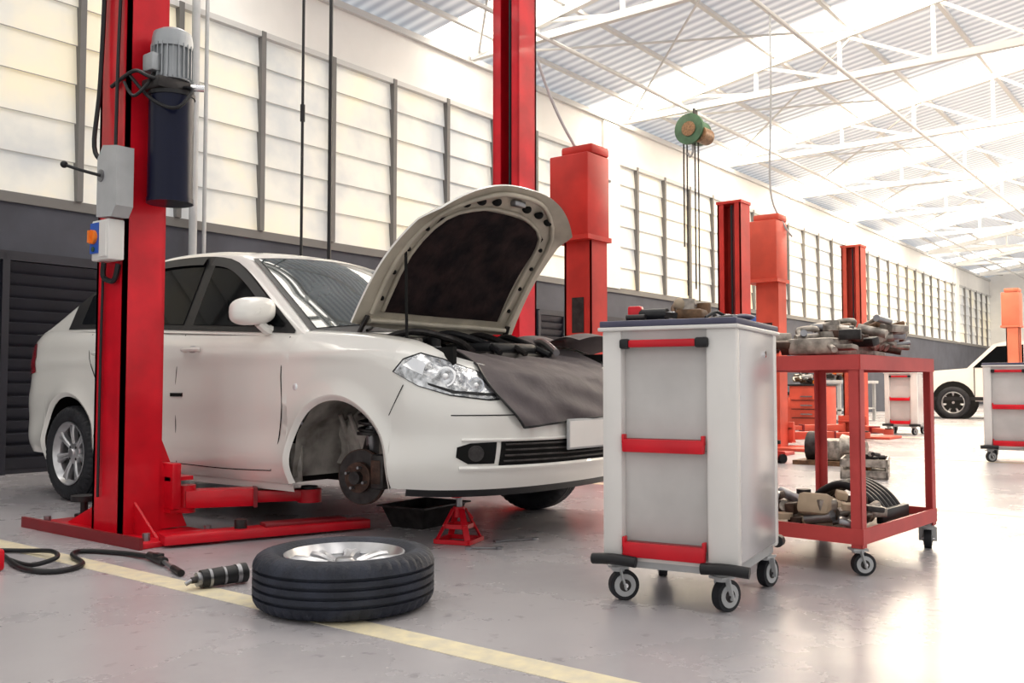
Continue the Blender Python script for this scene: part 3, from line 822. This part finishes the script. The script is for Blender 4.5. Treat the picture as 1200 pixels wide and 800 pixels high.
# ------------------------------------------------------------------ floor wheel
B=MB(); wheel(B,Matrix.Translation((2.205,2.45,.097)),Rr=.308,w=.19,rub=M_rubblue,spokes=9); B.build("spare_wheel",sharp=35)

# ------------------------------------------------------------------ tool cart
def toolcart(x,y,ang):
    B=MB(Matrix.Translation((x,y,0))@Matrix.Rotation(ang,4,'Z')@Matrix.Diagonal((1,1,1.018,1)))
    B.b2(-.25,.275,-.225,.225,.15,.925,M_cartp,bev=.004)
    B.b2(-.245,.278,-.237,-.224,.16,.925,M_carts,bev=.004); B.b2(-.245,.278,.224,.237,.16,.925,M_carts,bev=.004)
    B.b2(-.285,-.235,-.240,-.135,.145,.93,M_cartw,bev=.012)
    B.b2(-.285,-.235,.165,.240,.145,.93,M_cartw,bev=.012)
    B.b2(.235,.285,-.240,.240,.145,.93,M_cartw,bev=.012)
    B.b2(-.275,-.245,-.14,.17,.875,.93,M_cartp); B.b2(-.275,-.245,-.14,.17,.145,.165,M_cartw)
    B.b2(-.30,.295,-.25,.25,.925,.938,M_cartw,bev=.004); B.b2(-.295,.29,-.245,.245,.938,.960,M_slate,bev=.005)
    B.b2(-.2515,-.249,-.13,.16,.52,.522,M_steel)
    def handle(z,h):
        B.box((-.287,.015,z),(.03,.29,h),M_red,bev=.006)
        B.box((-.272,.015,z+h*.42),(.03,.27,.01),M_redd)
        for yy in (-.126,.156): B.box((-.285,yy,z+h*.5),(.03,.010,h*.7),M_red,bev=.003)
    handle(.535,.045); handle(.185,.05)
    B.box((-.290,.015,.880),(.022,.24,.026),M_red,bev=.006)
    B.box((-.290,-.125,.880),(.03,.045,.034),M_blk,bev=.008); B.box((-.290,.15,.880),(.03,.035,.034),M_blk,bev=.008)
    for yy in (-.20,.19): 
        B.tube([(-.30,yy-.080,.145),(-.305,yy,.15),(-.30,yy+.080,.145)],.019,M_blk,n=12)
    B.tube([(.27,-.235,.16),(.31,-.235,.16)],.022,M_blk,n=12,smooth=False)
    B.b2(-.26,.27,-.22,.22,.12,.15,M_lgrey)
    for cx,cy,a in ((-.24,-.17,-.5),(-.24,.20,-.9),(.22,-.2,-.3),(.22,.2,.4)): caster(B,cx,cy,.052,.125,a)
    B.cyl((.1,-.237,.85),(.1,-.243,.85),.012,M_chrome)
    return B.build("tool_cart",sharp=35)
toolcart(3.11,1.58,R(9)); toolcart(10.45,1.78,R(5)); toolcart(15.3,4.12,R(3))

# ------------------------------------------------------------------ red parts table
TM=Matrix.Translation((4.215,1.43,0))@Matrix.Rotation(R(-4),4,'Z')
B=MB(TM)
x0,x1,y0,y1=-.44,.44,-.28,.28
for x in (x0,x1):
    for y in (y0,y1): 
        sx=1 if x<0 else -1; sy=1 if y<0 else -1
        B.b2(x,x+sx*.045,y,y+sy*.006,.11,.87,M_redt); B.b2(x,x+sx*.006,y,y+sy*.045,.11,.87,M_redt)
        caster(B,x+sx*.03,y+sy*.03,.045,.115,-.8 if x<0 else .3)
for z in (.845,.155):
    B.b2(x0,x1,y0,y1,z-.012,z-.004,M_redt if z>.5 else M_brown)
    B.b2(x0,x1,y0-.004,y0+.008,z-.03,z+.03,M_redt); B.b2(x0,x1,y1-.008,y1+.004,z-.03,z+.03,M_redt)
    B.b2(x0-.004,x0+.008,y0,y1,z-.03,z+.03,M_redt); B.b2(x1-.008,x1+.004,y0,y1,z-.03,z+.03,M_redt)
B.build("parts_trolley",sharp=35)

def pile(B,cx,cy,cz,lx,ly,n,h,mats,seed):
    rnd=random.Random(seed)
    for i in range(n):
        x=cx+rnd.uniform(-lx,lx); y=cy+rnd.uniform(-ly,ly); m=rnd.choice(mats); t=rnd.random(); z=cz+rnd.uniform(.02,h)
        a=rnd.uniform(0,6.28)
        d=Vector((math.cos(a),math.sin(a),rnd.uniform(-.15,.3)))
        if t<.35: B.cyl(Vector((x,y,z))-d*.06,Vector((x,y,z))+d*.06,rnd.uniform(.010,.024),m,n=14)
        elif t<.65: B.box((x,y,z),(rnd.uniform(.05,.13),rnd.uniform(.03,.08),rnd.uniform(.02,.05)),m,rot=Matrix.Rotation(a,3,'Z')@Matrix.Rotation(rnd.uniform(-.3,.3),3,'X'),bev=.006)
        elif t<.85: B.tube([(x-.07,y,z-.005),(x-.02,y+.03,z+.03),(x+.04,y-.02,z+.035),(x+.09,y+.01,z)],.013,m,n=10)
        else:
            B.cyl((x,y,z-.012),(x,y,z+.012),rnd.uniform(.03,.05),m,n=20)
B=MB(TM)
B.box((-.25,-.05,.915),(.26,.20,.07),M_castm,bev=.012); B.box((.15,.0,.91),(.34,.22,.06),M_castm,bev=.012)
pile(B,-.05,0,.885,.34,.2,56,.085,[M_castm,M_steel,M_dsteel,M_castm,M_rust],3)
pile(B,.20,-.03,.91,.16,.16,46,.14,[M_castm,M_steel,M_brown,M_castm],5)
for k in range(4):
    B.tube([(.02+.06*k,-.18,.92),(.04+.06*k,-.06,.99),(.10+.06*k,.05,1.01),(.15+.06*k,.15,.97)],.018,M_castm,n=10)
B.build("engine_head_parts",sharp=40)
B=MB(TM)
for k in range(6):
    B.tube([(-.02+.045*k,-.20,.19),(-.04+.045*k,-.14,.27),(0+.045*k,-.02,.31),(.04+.045*k,.10,.26),(.06+.045*k,.14,.19)],.019,M_blk,n=12)
B.box((.09,-.21,.19),(.32,.03,.06),M_blk,bev=.006)
B.build("intake_manifold",sharp=40)
B=MB(TM)
pile(B,-.24,-.02,.16,.13,.2,38,.12,[M_castm,M_ltan,M_dsteel,M_steel,M_rust],9)
B.box((-.28,-.05,.235),(.22,.14,.09),M_ltan,rot=Matrix.Rotation(.3,3,'Y'),bev=.02)
B.tube([(-.38,-.2,.19),(-.25,-.2,.22),(-.12,-.22,.25)],.018,M_castm)
B.build("engine_parts",sharp=40)

C=Matrix.Translation((3.11,1.58,.980))@Matrix.Rotation(R(9),4,'Z')
B=MB(C)
B.cyl((-.16,.14,.024),(-.16,.04,.024),.022,M_blk); B.box((-.16,.16,.03),(.04,.05,.055),M_red,bev=.008)
B.beam((-.16,.06,.024),(-.19,.0,.016),.02,.02,M_dsteel); B.cyl((-.16,.04,.024),(-.16,.01,.024),.010,M_steel)
B.cyl((-.22,.10,.012),(-.22,.17,.012),.011,M_dsteel); B.cyl((-.1,.19,.018),(-.1,.13,.018),.017,M_brown)
B.build("impact_wrench",sharp=40)
B=MB(C)
B.box((-.05,-.02,.025),(.12,.10,.04),M_brown,bev=.01); B.cyl((-.06,-.0,.03),(-.06,-.0,.085),.030,M_castm); B.cyl((-.02,-.05,.03),(-.02,-.05,.07),.026,M_brown)
B.ball((-.08,.02,.065),.024,M_ltan); B.tube([(-.1,.03,.02),(-.06,.05,.06),(-.0,.02,.075),(.02,-.03,.03)],.009,M_brown)
B.cyl((-.02,-.09,.018),(.04,-.13,.018),.014,M_steel)
B.build("carburetor",sharp=40)
B=MB(C)
B.ball((-.05,-.20,.012),.035,M_slate,sx=1.2,sy=1.2,sz=.35); B.box((-.12,-.15,.008),(.16,.02,.012),M_steel,rz=.8,bev=.003); B.box((.0,-.18,.012),(.14,.03,.02),M_blue,rz=-.4,bev=.004)
B.tube([(-.16,-.1,.008),(-.1,-.12,.03),(-.05,-.15,.01)],.006,M_blk)
B.build("hand_tools",sharp=40)

B=MB(Matrix.Translation((3.41,2.98,0))@Matrix.Rotation(.3,4,'Z'))
for sx in (-1,1):
    for sy in (-1,1):
        B.beam((sx*.085,sy*.085,0.004),(sx*.022,sy*.022,.16),.03,.006,M_red); 
    B.beam((sx*.085,-.085,.012),(sx*.085,.085,.012),.02,.02,M_red); B.beam((-.085,sx*.085,.012),(.085,sx*.085,.012),.02,.02,M_red)
    B.beam((sx*.055,-.055,.08),(sx*.055,.055,.08),.012,.02,M_red); B.beam((-.055,sx*.055,.08),(.055,sx*.055,.08),.012,.02,M_red)
B.cyl((0,0,.12),(0,0,.17),.03,M_red); B.cyl((0,0,.15),(0,0,.215),.015,M_steel); B.box((0,0,.222),(.09,.04,.014),M_red,bev=.003)
B.box((-.04,0,.232),(.012,.04,.014),M_red); B.box((.04,0,.232),(.012,.04,.014),M_red)
B.tube([(.03,0,.15),(.09,-.01,.13),(.12,-.02,.10)],.005,M_red)
B.build("jack_stand",sharp=35)
def wrench(p,a,L):
    B=MB(Matrix.Translation((*p,0.006))@Matrix.Rotation(a,4,'Z'))
    B.box((0,0,0),(L,.013,.007),M_steel,bev=.002)
    B.lathe([(.009,-.005),(.017,-.005),(.017,.005),(.009,.005),(.009,-.005)],M_steel,Matrix.Translation((L/2+.012,0,0)),n=20)
    B.prism([(0,-.017),(-.028,-.017),(-.028,-.007),(-.012,-.006),(-.012,.006),(-.028,.007),(-.028,.017),(0,.017)],-.005,.005,M_steel,Matrix.Translation((-L/2+.004,0,0)))
    B.build("wrench",sharp=35)
wrench((3.60,2.78),-.5,.18); wrench((3.33,2.76),-.9,.12)
B=MB(Matrix.Translation((3.72,3.50,0))@Matrix.Rotation(.1,4,'Z'))
def ring(hx,hy,z): return [(-hx,-hy,z),(hx,-hy,z),(hx,hy,z),(-hx,hy,z)]
vs=ring(.15,.10,.0)+ring(.19,.14,.11)+ring(.21,.16,.11)+ring(.21,.16,.118)+ring(.18,.13,.118)+ring(.14,.09,.012)
fs=[(3,2,1,0)]
for k in range(5):
    for i in range(4): fs.append((k*4+i,k*4+(i+1)%4,(k+1)*4+(i+1)%4,(k+1)*4+i))
fs.append((20,21,22,23)); B.add(vs,fs,M_dsteel); B.build("drain_pan",sharp=30)

B=MB()
B.tube([(2.12,5.6,.012),(2.05,5.1,.012),(1.90,4.4,.012),(1.79,3.92,.012),(1.84,3.74,.012),(1.98,3.80,.012),(2.05,4.02,.016),(2.14,4.10,.012),(2.22,3.92,.012),(2.235,3.72,.016)],.011,M_blk,n=10)
B.tube([(1.86,4.5,.012),(1.98,4.30,.014),(2.0,4.1,.03),(1.92,3.9,.036),(1.84,3.95,.012),(1.84,4.15,.012)],.010,M_blk,n=10)
B.cyl((2.235,3.72,.02),(2.20,3.55,.02),.018,M_dsteel); B.cyl((2.20,3.55,.018),(2.16,3.42,.014),.009,M_steel)
B.box((2.215,3.62,.03),(.03,.05,.03),M_blk,bev=.005)
B.cyl((2.16,3.42,.014),(2.12,3.30,.014),.014,M_dsteel)
B.build("air_hose",sharp=40)
B=MB()
p=Vector((2.04,3.05,.036)); q=Vector((2.17,3.02,.039))
B.tube([p,q],.033,M_blk,n=24,smooth=False); d=(q-p)
B.cyl(q,q+d*.12,.037,M_steel,n=24); B.cyl(q+d*.12,q+d*.30,.037,M_blk,n=24); B.cyl(q+d*.3,q+d*.34,.030,M_steel,n=24); B.cyl(p-d*.12,p,.026,M_steel,n=20); B.cyl(p-d*.26,p-d*.1,.012,M_dsteel)
B.cyl(p+d*.2,p+d*.28,.035,M_steel,n=24); B.cyl(p+d*.62,p+d*.68,.035,M_steel,n=24)
B.tube([p-d*.25,p-d*.42+Vector((0,0,-.01))],.008,M_steel,n=10,smooth=False)
B.build("air_ratchet",sharp=40)
B=MB(); B.box((1.70,4.05,.045),(.10,.16,.09),M_red,bev=.015); B.cyl((1.70,4.0,.09),(1.70,4.0,.12),.03,M_blk)
B.build("grease_tin",sharp=40)

B=MB()
B.cyl((5.31,6.5,1.15),(5.31,6.5,5.2),.013,M_blk,n=8); B.cyl((5.31,6.5,3.1),(5.31,6.5,3.25),.022,M_blk,n=10)
B.build("hanging_power_cable")
B=MB(); B.cyl((5.63,6.5,1.1),(5.63,6.5,5.2),.018,M_blk,n=8); B.cyl((5.63,6.5,1.05),(5.63,6.5,1.2),.03,M_blk,n=10)
B.build("hanging_air_line")
B=MB()
hx,hy,hz=13.65,6.85,4.88
B.beam((hx,hy,5.26),(hx,hy,hz+.2),.08,.05,M_dsteel); B.cyl((hx-.18,hy,hz),(hx+.18,hy,hz),.20,M_green,n=28)
B.cyl((hx-.24,hy,hz),(hx-.18,hy,hz),.25,M_green,n=28); B.cyl((hx-.25,hy,hz),(hx-.24,hy,hz),.12,M_brown,n=20); B.cyl((hx+.1,hy-.16,hz-.1),(hx-.2,hy-.16,hz-.1),.13,M_brown)
for dy,zz in ((-.1,2.1),(-.04,2.3),(.1,2.2),(.16,3.0)): B.cyl((hx-.1,hy+dy,hz),(hx-.1,hy+dy,zz),.014,M_dsteel,n=6)
B.tube([(hx-.1,hy,hz-.2),(hx-.1,hy,hz-.35),(hx-.1,hy+.05,hz-.42),(hx-.1,hy+.08,hz-.36)],.02,M_steel)
B.build("chain_hoist",sharp=40)

# ------------------------------------------------------------------ distant pickup
B=MB()
T=Matrix(((0,0,1,23.05),(-1,0,0,6.05),(0,1,0,0),(0,0,0,1)))
prof=[(0,.48),(0.0,.78),(.05,1.0),(.22,1.08),(1.20,1.15),(1.75,1.68),(2.0,1.74),(3.0,1.74),(3.25,1.66),(3.40,1.16),(5.05,1.14),(5.10,.55)]
def arc(c,r,n=12): return [(c+r*math.cos(math.pi*k/n),.40+r*math.sin(math.pi*k/n)) for k in range(n+1)]
poly=prof+[(5.0,.46)]+arc(4.15,.44)+arc(.90,.44)+[(.1,.44)]
B.prism(poly,0,1.8,M_white,T)
B.prism([(1.32,1.16),(1.82,1.63),(2.35,1.66),(2.35,1.16)],-.01,1.81,M_glass,T); B.prism([(2.43,1.16),(2.43,1.66),(3.0,1.65),(3.18,1.60),(3.28,1.18)],-.01,1.81,M_glass,T)
B.b2(23.2,24.7,1.05,2.6,1.10,1.16,M_blkm)
B.b2(23.03,24.87,1.1,6.0,.42,.50,M_blk); B.b2(23.1,24.8,6.0,6.12,.45,.70,M_lgrey)
B.b2(23.03,23.3,5.96,6.08,.80,.98,M_lamp)
for s in (1.35,2.39,3.34): B.b2(23.035,23.045,6.05-s-.008,6.05-s+.008,.5,1.15,M_blk)
B.b2(23.02,23.05,3.85,4.0,1.03,1.06,M_blk)
for yy in (.9,4.15):
    B.prism([(yy+.46*math.cos(2*math.pi*k/24),.40+.46*math.sin(2*math.pi*k/24)) for k in range(24)],-.015,.4,M_blkm,T)
for yy in (6.05-.9,6.05-4.15):
    wheel(B,wm((23.11,yy,.37),1),Rr=.37,w=.24)
B.build("pickup_truck",sharp=35)

B=MB()
B.b2(15.6,16.2,5.5,6.1,.05,.75,M_red3,bev=.01)
for z in (.2,.35,.5): B.b2(15.585,15.6,5.54,6.06,z,z+.01,M_blk); B.b2(15.57,15.59,5.7,5.9,z+.06,z+.08,M_steel)
B.b2(15.58,16.22,5.48,6.12,.75,.78,M_blk,bev=.005)
for x in (15.65,16.15):
    for y in (5.55,6.05): B.cyl((x-.02,y,.03),(x+.02,y,.03),.03,M_rub)
B.M=Matrix.Translation((15.9,5.8,.78))@Matrix.Scale(1.6,4)
pile(B,0,0,0,.14,.14,22,.12,[M_castm,M_dsteel,M_brown,M_orange,M_lgrey],31)
B.build("tool_chest")
B=MB()
for i,(ex,ey) in enumerate(((16.9,6.35),(16.95,6.62))):
    T=Matrix.Translation((ex,ey,0))
    B.lathe([(.001,0),(.085,0),(.09,.03),(.09,.42),(.07,.50),(.03,.54),(.025,.60),(.001,.60)],M_red3,T,n=24)
    B.box((ex-.02,ey,.62),(.12,.03,.03),M_blk); B.tube([(ex,ey,.60),(ex-.1,ey+.03,.55),(ex-.12,ey+.03,.35)],.012,M_blk)
B.build("fire_extinguisher",sharp=40)
B=MB()
B.b2(18.6,21.0,6.2,6.9,.80,.86,M_lgrey,bev=.01); B.b2(18.65,20.95,6.25,6.85,.25,.28,M_lgrey)
for x in (18.68,20.92):
    for y in (6.28,6.82): B.b2(x-.03,x+.03,y-.03,y+.03,0,.80,M_lgrey)
B.build("workbench")
B=MB()
B.M=Matrix.Translation((19.8,6.55,.86))@Matrix.Scale(2.0,4)
pile(B,0,0,0,.45,.12,40,.10,[M_castm,M_red2,M_dsteel,M_brown,M_orange],21)
B.build("workbench_parts",sharp=40)
B=MB()
B.box((9.0,3.1,.14),(.30,.22,.20),M_castm,bev=.03); B.cyl((9.0,3.0,.16),(9.0,2.78,.16),.13,M_castm,r1=.07); B.cyl((9.0,3.2,.16),(9.0,3.32,.16),.15,M_dsteel)
B.box((9.0,3.1,.02),(.5,.6,.04),M_brown)
B.build("gearbox",sharp=40)
B=MB(Matrix.Translation((7.9,2.45,0))@Matrix.Rotation(.25,4,'Z'))
B.b2(-.25,.25,-.18,.18,.0,.02,M_castm)
for a,b,c,d in ((-.25,.25,-.18,-.165),(-.25,.25,.165,.18),(-.25,-.235,-.18,.18),(.235,.25,-.18,.18)):
    B.b2(a,b,c,d,.0,.07,M_castm); B.b2(a,b,c,d,.10,.16,M_castm)
for x in (-.24,0,.24):
    for y in (-.172,.172): B.b2(x-.012,x+.012,y-.006,y+.006,.06,.12,M_castm)
pile(B,0,0,.03,.16,.10,26,.17,[M_castm,M_dsteel,M_brown,M_rust],12)
B.build("parts_crate",sharp=40)
B=MB(Matrix.Translation((8.6,3.75,0))@Matrix.Rotation(-.5,4,'Z')@Matrix.Scale(.9,4))
for y in (-.12,.12): B.prism([(-.35,.05),(.35,.04),(.35,.12),(-.1,.18),(-.35,.16)],-.008,.008,M_red2,Matrix(((1,0,0,0),(0,0,1,y),(0,1,0,0),(0,0,0,1))))
for x in (-.3,.3): B.cyl((x,-.16,.05),(x,.16,.05),.05,M_blk,n=20)
B.beam((-.1,0,.12),(.32,0,.20),.08,.05,M_red2); B.cyl((.32,0,.2),(.32,0,.24),.06,M_dsteel)
B.tube([(-.33,0,.14),(-.55,0,.5),(-.62,0,.85)],.016,M_dsteel); B.cyl((-.62,-.12,.85),(-.62,.12,.85),.016,M_blk)
B.build("floor_jack",sharp=40)

# ------------------------------------------------------------------ light, camera
w=bpy.data.worlds.new("World"); sc.world=w; w.use_nodes=True
bg=w.node_tree.nodes["Background"]; bg.inputs[0].default_value=(1.0,0.98,0.95,1); bg.inputs[1].default_value=1.02
def area(name,loc,rot,sx,sy,power,col):
    l=bpy.data.lights.new(name,'AREA'); l.shape='RECTANGLE'; l.size=sx; l.size_y=sy; l.energy=power; l.color=col
    o=bpy.data.objects.new(name,l); sc.collection.objects.link(o); o.location=loc; o.rotation_euler=rot; return o
ang=-math.atan(SL)
for X,pw,col in ((1.45,120,(1,.98,.95)),(5.45,165,(1,.96,.90)),(9.45,270,(1,.90,.77)),(13.45,540,(1,.86,.68)),(17.45,760,(1,.85,.66)),(21.45,920,(1,.85,.66)),(25.45,1020,(1,.85,.66)),(29.45,1100,(1,.86,.68)),(35.45,1250,(1,.87,.70))):
    area("skylight_fill",(X,2.65,rz(2.65)-.015),(ang,0,0),1.08,11.2,pw,col)  # added area lamps under the skylights, stronger far off to wash out the bays

cam=bpy.data.cameras.new("camera"); co=bpy.data.objects.new("camera",cam); sc.collection.objects.link(co)
co.location=(0,0,.75); co.rotation_euler=(R(90+2.73),0,R(37.92-90)); cam.lens=32.73; cam.sensor_width=36; cam.clip_end=200
sc.camera=co
sc.view_settings.view_transform='Standard'
